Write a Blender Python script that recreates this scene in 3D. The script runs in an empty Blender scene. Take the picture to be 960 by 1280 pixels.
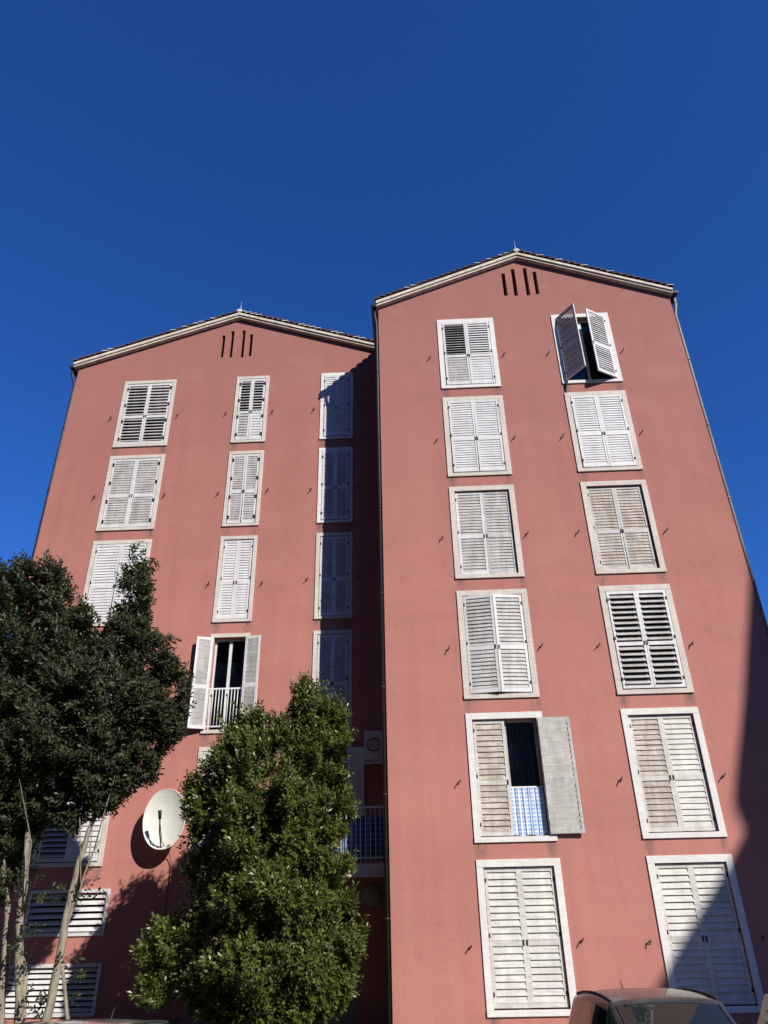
import bpy, math, random
from math import radians as R, sin, cos, pi
from mathutils import Vector, Matrix, noise as mn
random.seed(7)
sc = bpy.context.scene
col = sc.collection
EYE = 2.1

# ------------------------------------------------------------------ helpers
class MB:
    def __init__(s): s.v=[]; s.f=[]; s.m=[]; s.sm=[]
    def face(s, pts, m=0, smooth=False):
        n=len(s.v); s.v+= [tuple(p) for p in pts]; s.f.append(tuple(range(n,n+len(pts)))); s.m.append(m); s.sm.append(smooth)
    def hexa(s, p, m=0):          # p: 8 points, bottom ring 0-3, top ring 4-7
        n=len(s.v); s.v+=[tuple(q) for q in p]
        for f in ((0,3,2,1),(4,5,6,7),(0,1,5,4),(1,2,6,5),(2,3,7,6),(3,0,4,7)):
            s.f.append(tuple(n+i for i in f)); s.m.append(m); s.sm.append(False)
    def box(s, a, b, m=0):
        x0,y0,z0=a; x1,y1,z1=b
        x0,x1=min(x0,x1),max(x0,x1); y0,y1=min(y0,y1),max(y0,y1); z0,z1=min(z0,z1),max(z0,z1)
        s.hexa([(x0,y0,z0),(x1,y0,z0),(x1,y1,z0),(x0,y1,z0),(x0,y0,z1),(x1,y0,z1),(x1,y1,z1),(x0,y1,z1)],m)
    def tube(s, pts, rad, n=8, m=0, cap=True):
        pts=[Vector(p) for p in pts]
        if not isinstance(rad,(list,tuple)): rad=[rad]*len(pts)
        base=len(s.v); ref=None
        for i,p in enumerate(pts):
            d=(pts[min(i+1,len(pts)-1)]-pts[max(i-1,0)]).normalized()
            if ref is None:
                ref=d.cross(Vector((0,0,1)))
                if ref.length<.1: ref=d.cross(Vector((1,0,0)))
            ref=(ref-d*ref.dot(d)).normalized(); bi=d.cross(ref)
            for k in range(n):
                a=2*pi*k/n; s.v.append(tuple(p+(ref*cos(a)+bi*sin(a))*rad[i]))
        for i in range(len(pts)-1):
            for k in range(n):
                a=base+i*n+k; b=base+i*n+(k+1)%n
                s.f.append((a,b,b+n,a+n)); s.m.append(m); s.sm.append(True)
        if cap:
            s.f.append(tuple(base+k for k in range(n-1,-1,-1))); s.m.append(m); s.sm.append(False)
            e=base+(len(pts)-1)*n
            s.f.append(tuple(e+k for k in range(n))); s.m.append(m); s.sm.append(False)
    def build(s, name, mats, parent=None, loc=None, rz=0, bevel=0, recalc=True):
        me=bpy.data.meshes.new(name); me.from_pydata(s.v,[],s.f)
        if not isinstance(mats,(list,tuple)): mats=[mats]
        for m in mats: me.materials.append(m)
        me.polygons.foreach_set('material_index',s.m); me.polygons.foreach_set('use_smooth',s.sm)
        me.update()
        o=bpy.data.objects.new(name,me); col.objects.link(o)
        if parent: o.parent=parent
        if loc is not None: o.location=loc
        if rz: o.rotation_euler=(0,0,rz)
        if bevel:
            b=o.modifiers.new('bevel','BEVEL'); b.width=bevel; b.segments=2; b.limit_method='ANGLE'; b.angle_limit=R(40)
        return o
def tag(o,label=None,cat=None,group=None,kind=None):
    if label: o['label']=label
    if cat: o['category']=cat
    if group: o['group']=group
    if kind: o['kind']=kind
    return o
def empty(name,loc,label,cat,group=None,rz=0):
    o=bpy.data.objects.new(name,None); col.objects.link(o); o.location=loc; o.rotation_euler=(0,0,rz)
    o.empty_display_size=.3
    return tag(o,label,cat,group)

# ------------------------------------------------------------------ materials
def mat(name, base, rough=.7, spec=.5, metal=0, coat=0):
    m=bpy.data.materials.new(name); m.use_nodes=True
    b=m.node_tree.nodes['Principled BSDF']
    b.inputs['Base Color'].default_value=(*base,1); b.inputs['Roughness'].default_value=rough
    b.inputs['Specular IOR Level'].default_value=spec; b.inputs['Metallic'].default_value=metal
    b.inputs['Coat Weight'].default_value=coat
    return m
def N(m,t,**k):
    n=m.node_tree.nodes.new(t)
    for a,v in k.items():
        if a in n.inputs: n.inputs[a].default_value=v
        else: setattr(n,a,v)
    return n
def L(m,a,b): m.node_tree.links.new(a,b)
def BS(m): return m.node_tree.nodes['Principled BSDF']
def coords(m,scale=(1,1,1),obj=False):
    t=N(m,'ShaderNodeTexCoord'); p=N(m,'ShaderNodeMapping'); p.inputs['Scale'].default_value=scale
    if obj: L(m,t.outputs['Object'],p.inputs[0])
    else:
        g=N(m,'ShaderNodeNewGeometry'); L(m,g.outputs['Position'],p.inputs[0])
    return p.outputs[0]
def noise(m,vec,scale,detail=4,rough=.6):
    n=N(m,'ShaderNodeTexNoise'); n.inputs['Scale'].default_value=scale; n.inputs['Detail'].default_value=detail
    n.inputs['Roughness'].default_value=rough; L(m,vec,n.inputs['Vector']); return n.outputs['Fac']
def ramp(m,fac,stops):
    r=N(m,'ShaderNodeValToRGB'); e=r.color_ramp.elements
    while len(e)<len(stops): e.new(.5)
    for i,(p,c) in enumerate(stops):
        e[i].position=p; e[i].color=(*c,1) if len(c)==3 else c
    L(m,fac,r.inputs[0]); return r.outputs[0]
def mix(m,fac,a,b,mode='MIX'):
    n=N(m,'ShaderNodeMix',data_type='RGBA',blend_type=mode)
    for s,v in ((n.inputs[0],fac),(n.inputs[6],a),(n.inputs[7],b)):
        if isinstance(v,(int,float)): s.default_value=v
        elif isinstance(v,tuple): s.default_value=(*v,1)
        else: L(m,v,s)
    return n.outputs[2]
def bump(m,h,strength=.3,dist=.02):
    b=N(m,'ShaderNodeBump'); b.inputs['Strength'].default_value=strength; b.inputs['Distance'].default_value=dist
    L(m,h,b.inputs['Height']); L(m,b.outputs[0],BS(m).inputs['Normal'])
g1=lambda v:(v,v,v)

def make_plaster(name,c,edges=(),ztop=18.2):
    m=mat(name,c,.92,.15)
    P=coords(m)
    big=noise(m,coords(m,(.35,.35,.5)),1,5,.65)
    strk=noise(m,coords(m,(3.2,3.2,.16)),1,5,.6)
    band=noise(m,coords(m,(.15,.15,1.25)),1,3,.5)
    fine=noise(m,P,38,4,.7); spk=noise(m,P,9,3,.6)
    k=ramp(m,big,[(.3,g1(.93)),(.7,g1(1.04))]); c1=mix(m,1,(*c,),k,'MULTIPLY')
    c2=mix(m,1,c1,ramp(m,strk,[(.32,g1(.935)),(.62,g1(1.03))]),'MULTIPLY')
    c2=mix(m,1,c2,ramp(m,band,[(.36,g1(.955)),(.5,g1(1.0)),(.7,g1(1.02))]),'MULTIPLY')
    c3=mix(m,1,c2,ramp(m,fine,[(.3,g1(.90)),(.7,g1(1.08))]),'MULTIPLY')
    c4=mix(m,ramp(m,spk,[(.70,g1(0)),(.80,g1(.22))]),c3,(.42,.25,.22))
    c5=mix(m,ramp(m,noise(m,coords(m,(1,1,.45)),2.1,6,.75),[(.60,g1(0)),(.78,g1(.38))]),c4,(.17,.085,.075))
    # brightness falloff painted into the colour with some weathering: darker up the storeys
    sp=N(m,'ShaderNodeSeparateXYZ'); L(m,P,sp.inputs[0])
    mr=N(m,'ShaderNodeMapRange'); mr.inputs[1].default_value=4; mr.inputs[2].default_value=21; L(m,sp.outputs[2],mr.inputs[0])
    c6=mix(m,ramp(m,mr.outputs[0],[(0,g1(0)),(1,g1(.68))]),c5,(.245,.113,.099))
    # rain-washed grime below the sill corners, in the strip between one window and the next
    def mth(op,a,b=None):
        n=N(m,'ShaderNodeMath',operation=op)
        for i,v in enumerate((a,b)):
            if v is None: continue
            if isinstance(v,(int,float)): n.inputs[i].default_value=v
            else: L(m,v,n.inputs[i])
        return n.outputs[0]
    fr=mth('FRACT',mth('DIVIDE',mth('SUBTRACT',ztop,sp.outputs[2]),3.0))
    zm=mth('MULTIPLY',mth('MULTIPLY',mth('LESS_THAN',sp.outputs[2],ztop-1),mth('GREATER_THAN',fr,.885)),mth('SUBTRACT',1.35,mth('MULTIPLY',mth('SUBTRACT',fr,.885),7)))
    tot=None
    for ex in edges:
        d=mth('ABSOLUTE',mth('SUBTRACT',sp.outputs[0],ex)); g=mth('MAXIMUM',mth('SUBTRACT',1,mth('DIVIDE',d,.16)),0)
        tot=g if tot is None else mth('ADD',tot,g)
    nn=ramp(m,noise(m,coords(m,(7,7,2.5)),1,4,.7),[(.35,g1(0)),(.6,g1(1))])
    fac=mth('MULTIPLY',mth('MULTIPLY',mth('MULTIPLY',zm,tot),nn),.85)
    fc=N(m,'ShaderNodeClamp'); L(m,fac,fc.inputs[0])
    c6=mix(m,fc.outputs[0],c6,(.13,.105,.10))
    vo=N(m,'ShaderNodeTexVoronoi',feature='DISTANCE_TO_EDGE'); vo.inputs['Scale'].default_value=.42
    wv=N(m,'ShaderNodeMix',data_type='VECTOR'); wv.inputs[0].default_value=.16
    nz=N(m,'ShaderNodeTexNoise'); nz.inputs['Scale'].default_value=1.4; nz.inputs['Detail'].default_value=6; L(m,P,nz.inputs['Vector'])
    L(m,P,wv.inputs[4]); sv=N(m,'ShaderNodeVectorMath',operation='MULTIPLY_ADD'); L(m,nz.outputs['Color'],sv.inputs[0]); sv.inputs[1].default_value=(1.2,1.2,1.2); L(m,P,sv.inputs[2]); L(m,sv.outputs[0],vo.inputs['Vector'])
    crk=mth('MULTIPLY',mth('LESS_THAN',vo.outputs['Distance'],.0065),mth('GREATER_THAN',noise(m,P,.55,2,.5),.52))
    c6=mix(m,mth('MULTIPLY',crk,.09),c6,(.12,.06,.055))
    pa=ramp(m,noise(m,coords(m,(.5,.5,.8)),1.3,2,.4),[(.58,g1(0)),(.66,g1(.10))])
    c6=mix(m,pa,c6,(.46,.25,.22))
    L(m,c6,BS(m).inputs['Base Color'])
    ad=N(m,'ShaderNodeMath',operation='ADD'); L(m,fine,ad.inputs[0]); L(m,noise(m,P,3,3,.5),ad.inputs[1])
    bump(m,ad.outputs[0],.5,.012)
    return m
def make_paint(name,c,dirt,amount,rough=.45,rust=0,sc_=(1,1,1)):
    m=mat(name,c,rough,.35)
    P=coords(m)
    n1=noise(m,coords(m,(5,5,1.0)),1,5,.7); n2=noise(m,coords(m,(3,3,22)),1,4,.65); n3=noise(m,P,45,3,.6)
    k=mix(m,ramp(m,n1,[(.35,g1(0)),(.72,g1(amount))]),c,dirt)
    k=mix(m,ramp(m,n2,[(.42,g1(0)),(.70,g1(amount*.9))]),k,dirt)
    k=mix(m,ramp(m,n3,[(.55,g1(0)),(.75,g1(amount*.5))]),k,tuple(x*.6 for x in dirt))
    if rust:
        k=mix(m,ramp(m,noise(m,P,4.5,4,.7),[(.62,g1(0)),(.72,g1(rust))]),k,(.36,.17,.05))
    L(m,k,BS(m).inputs['Base Color']); bump(m,n3,.25,.006)
    return m
M={}
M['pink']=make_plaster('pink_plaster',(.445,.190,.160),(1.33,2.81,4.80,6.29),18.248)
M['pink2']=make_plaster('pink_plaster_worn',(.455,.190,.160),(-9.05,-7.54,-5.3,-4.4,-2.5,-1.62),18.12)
M['trim']=make_paint('cream_stone',(.63,.585,.53),(.36,.315,.27),.5,.8)
M['trimw']=make_paint('white_stone',(.72,.71,.69),(.42,.38,.34),.35,.75)
M['white']=make_paint('white_paint',(.68,.68,.69),(.42,.41,.40),.55)
M['grey']=make_paint('greyed_paint',(.56,.555,.54),(.27,.255,.235),.8)
M['worn']=make_paint('worn_paint',(.58,.54,.49),(.26,.21,.17),.95,.7,.7)
M['cream']=make_paint('creamy_paint',(.66,.65,.605),(.36,.345,.31),.7,.55)
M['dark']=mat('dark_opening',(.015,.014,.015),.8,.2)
M['iron']=mat('black_iron',(.012,.011,.012),.6,.4)
M['gutter']=make_paint('dark_gutter',(.022,.02,.02),(.02,.018,.018),.6,.5)
M['pipe']=make_paint('grey_pipe',(.30,.27,.24),(.10,.09,.08),.6,.5)
M['fascia']=make_paint('cream_fascia',(.72,.66,.56),(.22,.18,.14),.5,.8)
M['tile']=make_paint('clay_tile',(.20,.085,.05),(.055,.04,.035),.8,.85)
M['glass']=mat('window_glass',(.02,.025,.028),.05,.6)
def _gl(m):
    t=N(m,'ShaderNodeBsdfTransparent'); t.inputs[0].default_value=(.62,.68,.70,1); g=N(m,'ShaderNodeBsdfGlossy'); g.inputs['Roughness'].default_value=.03
    f=N(m,'ShaderNodeFresnel'); f.inputs[0].default_value=1.55; x=N(m,'ShaderNodeMixShader')
    L(m,f.outputs[0],x.inputs[0]); L(m,t.outputs[0],x.inputs[1]); L(m,g.outputs[0],x.inputs[2]); L(m,x.outputs[0],m.node_tree.nodes['Material Output'].inputs[0])
_gl(M['glass'])
M['steel']=mat('galvanised_steel',(.5,.5,.5),.4,.5,.6)
M['rail']=mat('white_rail_paint',(.7,.7,.7),.45)
M['plastic']=make_paint('ac_plastic',(.62,.62,.60),(.35,.33,.3),.4)
M['dish']=make_paint('dish_paint',(.66,.66,.61),(.48,.47,.42),.35,.5)
M['lamp']=mat('opal_glass',(.30,.28,.20),.4)
M['curtain']=make_paint('curtain_cloth',(.55,.57,.56),(.4,.41,.42),.5,.9)
def checks(name,a,b,sx,sz,w=.16):
    m=mat(name,a,.85,.2); P=coords(m)
    sp=N(m,'ShaderNodeSeparateXYZ'); L(m,P,sp.inputs[0])
    def line(o,s):
        q=N(m,'ShaderNodeMath',operation='MULTIPLY'); q.inputs[1].default_value=s; L(m,o,q.inputs[0])
        f=N(m,'ShaderNodeMath',operation='FRACT'); L(m,q.outputs[0],f.inputs[0])
        g=N(m,'ShaderNodeMath',operation='LESS_THAN'); g.inputs[1].default_value=w; L(m,f.outputs[0],g.inputs[0]); return g.outputs[0]
    mx=N(m,'ShaderNodeMath',operation='MAXIMUM'); L(m,line(sp.outputs[0],sx),mx.inputs[0]); L(m,line(sp.outputs[2],sz),mx.inputs[1])
    k=mix(m,mx.outputs[0],a,b)
    k=mix(m,ramp(m,noise(m,P,6,3),[(.35,g1(.0)),(.7,g1(.35))]),k,tuple(x*.55 for x in a))
    L(m,k,BS(m).inputs['Base Color']); return m
M['check']=checks('blue_check_cloth',(.30,.44,.70),(.74,.76,.80),9,12.5,.26)
M['screen']=checks('blue_balcony_cloth',(.03,.07,.22),(.20,.23,.30),5.5,9,.2)
def bark():
    m=mat('bark',(.2,.17,.12),.9,.2); P=coords(m,(9,9,1.6))
    n=noise(m,P,1.6,6,.7)
    L(m,ramp(m,n,[(.3,(.10,.085,.06)),(.5,(.24,.21,.16)),(.72,(.36,.33,.27))]),BS(m).inputs['Base Color']); bump(m,n,.9,.03); return m
M['bark']=bark(); M['blockerwall']=make_paint('blocker_wall',(.16,.12,.10),(.08,.07,.06),.6,.9)  # bark, then the dark wall of the added sky-blocking blocks
def leafmat(name,stops,rough=.33):
    m=mat(name,(.05,.08,.02),rough,.4)
    at=N(m,'ShaderNodeAttribute',attribute_name='tone')
    k=ramp(m,at.outputs['Fac'],stops); L(m,k,BS(m).inputs['Base Color'])
    tr=N(m,'ShaderNodeBsdfTranslucent'); L(m,mix(m,1,k,(1.3,1.6,.5),'MULTIPLY'),tr.inputs[0])
    ms=N(m,'ShaderNodeMixShader'); ms.inputs[0].default_value=.22
    out=m.node_tree.nodes['Material Output']
    L(m,BS(m).outputs[0],ms.inputs[1]); L(m,tr.outputs[0],ms.inputs[2]); L(m,ms.outputs[0],out.inputs[0]); return m
M['leaf_dark']=leafmat('dark_leaf',[(0,(.020,.026,.011)),(.6,(.046,.056,.022)),(.9,(.085,.098,.040)),(1,(.17,.17,.09))],.50)
M['leaf_green']=leafmat('green_leaf',[(0,(.036,.050,.010)),(.6,(.085,.108,.022)),(.9,(.15,.17,.036)),(1,(.24,.21,.07))],.36)
def groundmat(name,c,s,b=.4):
    m=mat(name,c,.9,.3); P=coords(m)
    n=noise(m,P,s,5,.7); n2=noise(m,P,.5,4,.6)
    k=mix(m,1,ramp(m,n,[(.3,tuple(x*.7 for x in c)),(.7,tuple(x*1.3 for x in c))]),ramp(m,n2,[(.3,g1(.8)),(.7,g1(1.1))]),'MULTIPLY')
    L(m,k,BS(m).inputs['Base Color']); bump(m,n,b,.01); return m
M['asphalt']=groundmat('asphalt',(.036,.036,.038),60)
M['paving']=groundmat('concrete_paving',(.30,.29,.27),25)
M['soil']=groundmat('soil',(.07,.05,.03),12)
M['line']=mat('road_paint',(.75,.75,.72),.7)

# ------------------------------------------------------------------ setting
def slab(name,x0,y0,x1,y1,z0,z1,m):
    b=MB(); b.box((x0,y0,z0),(x1,y1,z1)); o=b.build(name,m); tag(o,kind='structure'); return o
b=MB(); b.face([(-900,-900,0),(900,-900,0),(900,900,0),(-900,900,0)]); tag(b.build('ground',M['asphalt']),kind='structure')
slab('pavement',-30,11.2,40,16.4,.005,.13,M['paving'])
slab('planting_bed',-11,13.2,-.9,16.2,.13,.16,M['soil'])
slab('kerb',-30,11.03,40,11.196,.004,.14,M['trim'])
b=MB()
for i in range(-5,6): b.box((i*2.55+.6,5.6,.004),(i*2.55+.7,10.9,.009))
tag(b.build('parking_markings',M['line']),kind='structure')

# ------------------------------------------------------------------ walls with real openings
def front_wall(b,Y,xl,xr,zb,top,holes,depth=.24):
    """holes: (x0,x1,z0,z1); top(x)=height"""
    xs=sorted({xl,xr,(xl+xr)/2}|{h[0] for h in holes}|{h[1] for h in holes})
    xs=[x for x in xs if xl<=x<=xr]
    for xa,xb in zip(xs,xs[1:]):
        xm=(xa+xb)/2; hs=sorted([(h[2],h[3]) for h in holes if h[0]<xm<h[1]])
        z=zb
        for z0,z1 in hs:
            if z0>z: b.face([(xa,Y,z),(xb,Y,z),(xb,Y,z0),(xa,Y,z0)])
            z=z1
        b.face([(xa,Y,z),(xb,Y,z),(xb,Y,top(xb)),(xa,Y,top(xa))])
    for x0,x1,z0,z1 in holes:
        D=Y+depth
        b.face([(x0,Y,z0),(x0,D,z0),(x0,D,z1),(x0,Y,z1)]); b.face([(x1,Y,z0),(x1,Y,z1),(x1,D,z1),(x1,D,z0)])
        b.face([(x0,Y,z0),(x1,Y,z0),(x1,D,z0),(x0,D,z0)]); b.face([(x0,Y,z1),(x0,D,z1),(x1,D,z1),(x1,Y,z1)])

def leaf(parent,side,lw,lh,hinge,ang,style,fm,sm,pitch=.085,label=None,solid=(25,25),hs=.6):
    """louvred leaf; hinge=(x,y,ztop); side -1 hinge on the left, +1 on the right; solid = slat tilt from vertical (upper, lower)"""
    b=MB(); T=.038; st=.062; d=1 if side<0 else -1
    def bx(x0,x1,z0,z1,y0=-T/2,y1=T/2,m=0): b.box((d*x0,y0,z0),(d*x1,y1,z1),m)
    mid=-lh*.555
    bx(0,st,-lh,0); bx(lw-st,lw,-lh,0)
    e=.0015
    bx(st+e,lw-st-e,-.075,0,-T/2+.001,T/2-.001); bx(st+e,lw-st-e,-lh,-lh+.085,-T/2+.001,T/2-.001); bx(st+e,lw-st-e,mid-.052,mid+.052,-T/2+.001,T/2-.001)
    for (za,zb,tl) in ((mid+.052,-.075,solid[0]),(-lh+.085,mid-.052,solid[1])):
        n=max(3,round((zb-za)/pitch)); pt=(zb-za)/n
        a0=R(tl); 
        for i in range(n):
            a=a0+R(random.uniform(-2.5,2.5)); sw=pt*1.12/max(cos(a),.75) if tl<40 else pt*1.2
            sw=min(sw, .062/max(sin(a),.1)) if tl<40 else sw
            zc=za+(i+.5)*pt; hy=sin(a)*sw/2; hz=cos(a)*sw/2; t=.005
            ny=cos(a)*t; nz=sin(a)*t
            xa,xb=d*(st+.002),d*(lw-st-.002)
            j=random.uniform(-.003,.003)
            p=[]
            for x in (xa,xb):
                p.append([(x,-hy-ny,zc-hz-nz*-1*-1+j),(x,-hy+ny,zc-hz-nz+j*0),(x,hy+ny,zc+hz-nz),(x,hy-ny,zc+hz+nz)])
            # ring corners: outer-bottom front/back, inner-top back/front
            q0=[(xa,-hy-ny,zc-hz+nz),(xa,-hy+ny,zc-hz-nz),(xa,hy+ny,zc+hz-nz),(xa,hy-ny,zc+hz+nz)]
            q1=[(xb,y,z) for (_,y,z) in q0]
            b.hexa([q0[0],q0[1],q0[2],q0[3],q1[0],q1[1],q1[2],q1[3]],1)
    for zz in ((-.22,-lh*.5,-lh+.22) if hs<1 else (-.2,-lh*.36,-lh*.63,-lh+.2)):     # hinge straps on the stile
        bx(-.02*hs,.05*hs,zz-.06*hs,zz+.06*hs,-T/2-.012,-T/2-.002,2)
    bx(lw-.05,lw-.02,mid-.05,mid+.05,-T/2-.014,-T/2-.002,2)
    o=b.build('shutter',[fm,sm,M['iron']],parent,loc=hinge,rz=(-ang if side<0 else ang))
    if abs(ang)<.1: o.rotation_euler[1]=random.gauss(0,.0035)
    if label: o['label']=label
    return o

def window(root,Y,x0,zt,w,h,tm,leaves,fm,sm,pitch=.085,tilt=((13,13),(13,13)),recess=.03,tw=.14,label=None,hs=.6,pane=True,inner='white'):
    """Y = wall face.  parts: window (surround) > shutters, frame, pane"""
    x1=x0+w; zb=zt-h; pr=.032
    b=MB()
    b.box((x0,Y-pr,zt-tw),(x1,Y-.001,zt)); b.box((x0,Y-pr-.012,zb),(x1,Y-.001,zb+tw*.75))
    b.box((x0,Y-pr,zb+tw*.75+.001),(x0+tw,Y-.001,zt-tw-.001)); b.box((x1-tw,Y-pr,zb+tw*.75+.001),(x1,Y-.001,zt-tw-.001))
    win=b.build('window',tm,root,bevel=.006)
    if label: win['label']=label
    ix0,ix1,iz0,iz1=x0+tw,x1-tw,zb+tw*.75,zt-tw
    # timber frame, glazing and dark room behind
    f=MB(); fd=Y+.15; t=.055
    f.box((ix0+.003,fd,iz0),(ix0+t,fd+.05,iz1)); f.box((ix1-t,fd,iz0),(ix1-.003,fd+.05,iz1))
    f.box((ix0+t,fd,iz1-t),(ix1-t,fd+.05,iz1-.003)); f.box((ix0+t,fd,iz0+.003),(ix1-t,fd+.05,iz0+t)); xm=(ix0+ix1)/2
    f.box((xm-.04,fd-.004,iz0+t),(xm+.04,fd+.054,iz1-t))
    f.build('window_frame',M[inner],win)
    g=MB(); g.box((ix0+t,fd+.02,iz0+t),(xm-.041,fd+.03,iz1-t)); g.box((xm+.041,fd+.02,iz0+t),(ix1-t,fd+.03,iz1-t)); g.build('pane',M['glass'],win)
    gap=.014; lw=(ix1-ix0)/2-gap; lh=iz1-iz0-2*gap-.012
    for i,(side,ang) in enumerate(((-1,leaves[0]),(1,leaves[1]))):
        if ang is None: continue
        hx=ix0+gap if side<0 else ix1-gap
        yy=Y-pr+.004+recess
        lab=None
        if ang>100: yy=Y-pr-.045; hx=ix0-.012 if side<0 else ix1+.012; lab='louvred shutter leaf folded open against the wall'
        elif ang>20: lab='louvred shutter leaf swung half open'; yy=Y-pr-.01
        f_=fm[i] if isinstance(fm,tuple) else fm; s_=sm[i] if isinstance(sm,tuple) else sm
        leaf(win,side,lw,lh,(hx,yy,iz1-gap),R(ang),None,M[f_],M[s_],pitch,lab,tilt[i],hs)
    return win
def opening(x0,zt,w,h,tw=.14): return (x0+tw,x0+w-tw,zt-h+tw*.75,zt-tw)

def catch(root,Y,x,z,s=1):
    b=MB(); k=random.uniform(.55,.9)
    b.tube([(x,Y+.01,z),(x,Y-.09,z)],.008,6)
    a=random.uniform(.7,1.35); ca,sa=cos(a),sin(a)
    b.tube([(x-.085*k*ca,Y-.085,z-.085*k*sa),(x,Y-.09,z),(x+.06*k*ca,Y-.085,z+.06*k*sa)],[.013,.011,.017],6)
    b.tube([(x-.02,Y-.03,z+.012),(x+.025,Y-.05,z-.01)],.010,6)
    return b.build('shutter_catch',M['iron'],root)

def roofparts(root,Y0,Y1,xl,xr,xm,zl,zm,zr,ovl,ovr,Yovr=None,Yovl=None):
    """gable roof: wall-top line (xl,zl)-(xm,zm)-(xr,zr)"""
    sl=(zm-zl)/(xm-xl); sr=(zm-zr)/(xr-xm)
    Yf=Y0-.15; T=.165
    pl=(xl-ovl,zl-sl*ovl); pr_=(xr+ovr,zr-sr*ovr); pm=(xm,zm)
    b=MB()
    for a,c in ((pl,pm),(pm,pr_)):
        b.hexa([(a[0],Yf,a[1]),(c[0],Yf,c[1]),(c[0],Y1,c[1]),(a[0],Y1,a[1]),
                (a[0],Yf,a[1]+T),(c[0],Yf,c[1]+T),(c[0],Y1,c[1]+T),(a[0],Y1,a[1]+T)])
    # raised verge moulding
    for a,c in ((pl,pm),(pm,pr_)):
        b.hexa([(a[0],Yf-.045,a[1]+.075),(c[0],Yf-.045,c[1]+.075),(c[0],Yf-.002,c[1]+.075),(a[0],Yf-.002,a[1]+.075),
                (a[0],Yf-.045,a[1]+T+.01),(c[0],Yf-.045,c[1]+T+.01),(c[0],Yf-.002,c[1]+T+.01),(a[0],Yf-.002,a[1]+T+.01)])
    roof=b.build('roof',M['fascia'],root)
    t=MB(); rr=random.Random(3)
    for a,c in ((pl,pm),(pr_,pm)):
        A=Vector((a[0],0,a[1]+T+.015)); C=Vector((c[0],0,c[1]+T+.015)); d=(C-A); n=int(d.length/.20); d.normalize()
        up=Vector((-d.z,0,d.x)); up=up if up.z>0 else -up
        ylist=[Yf-.04+.0+.24*j for j in range(0,int((Y1-Yf)/.24),1)]
        for j,y in enumerate(ylist):
            for i in range(n):
                if j>6 and i%1==0 and j%1==0 and False: continue
                s0=A+d*(i*(C-A).length/n-.02); s1=A+d*((i+1)*(C-A).length/n+.05)
                l0=.055+rr.uniform(-.006,.006); l1=.008; K=4
                for k in range(K):
                    a0=pi*k/K; a1=pi*(k+1)/K
                    def pt(s,l,r,an): 
                        q=s+up*(l+r*sin(an)*.75); return (q.x,y+.0-r*cos(an)*1.0+.05,q.z)
                    ra,rb_=(.125,.075) if j==0 else (.10,.085)
                    t.face([pt(s0,l0,ra,a0),pt(s0,l0,ra,a1),pt(s1,l1,rb_,a1),pt(s1,l1,rb_,a0)],1 if (j==0 and i%3==rr.randrange(3)) else 0,True)
                t.face([pt(s0,l0-.01,.10,pi*k/4) for k in range(5)],1 if j==0 else 0)
        # bedding under the tiles
        q0=A-up*.005; q1=C-up*.005; u=up*.035
        t.face([(q0+u).to_tuple()[0:1]+(Yf+.0,)+((q0+u).z,),(q1.x+u.x,Yf,q1.z+u.z),(q1.x+u.x,Y1,q1.z+u.z),(q0.x+u.x,Y1,q0.z+u.z)])
    t.build('roof_tiles',[M['tile'],M['fascia']],roof)
    rd=MB(); rd.tube([(xm,Yf+.1,zm+T+.02),(xm,Yf+.1,zm+T+.2)],[.11,.07],8); rd.tube([(xm,Yf-.06,zm+T+.07),(xm,Y1,zm+T+.07)],.10,8)
    rd.build('ridge_tiles',M['fascia'],roof)
    ant=MB(); ant.tube([(xm,Yf+.08,zm+T+.15),(xm,Yf+.08,zm+T+.66)],[.013,.008],6); ant.build('lightning_rod',M['steel'],root)
    return roof
def gutter(root,x,z,y0,y1,dirn,m):
    b=MB(); r=.085; K=8
    for k in range(K):
        a0=pi+pi*k/K; a1=pi+pi*(k+1)/K
        b.face([(x+r*cos(a0),y0,z+r*sin(a0)),(x+r*cos(a1),y0,z+r*sin(a1)),(x+r*cos(a1),y1,z+r*sin(a1)),(x+r*cos(a0),y1,z+r*sin(a0))],0,True)
        r2=r-.008
        b.face([(x+r2*cos(a0),y0,z+r2*sin(a0)),(x+r2*cos(a0),y1,z+r2*sin(a0)),(x+r2*cos(a1),y1,z+r2*sin(a1)),(x+r2*cos(a1),y0,z+r2*sin(a1))],0,True)
    for y in (y0,): b.face([(x+r*cos(pi+pi*k/K),y,z+r*sin(pi+pi*k/K)) for k in range(K+1)])
    b.tube([(x-r,y0,z),(x-r,y1,z)],.012,6); b.tube([(x+r,y0,z),(x+r,y1,z)],.012,6)
    return b.build('gutter',m,root)
def downpipe(root,pts,r,m,ax):
    b=MB(); b.tube(pts,r,10)
    x,y,_=pts[-1]; z=2.2
    top=max(p[2] for p in pts)-1.2
    while z<top:
        b.tube([(x,y,z),(x,y,z+.05)],r+.012,10); z+=2.35
    b.build('downpipe',m,root)

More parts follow.
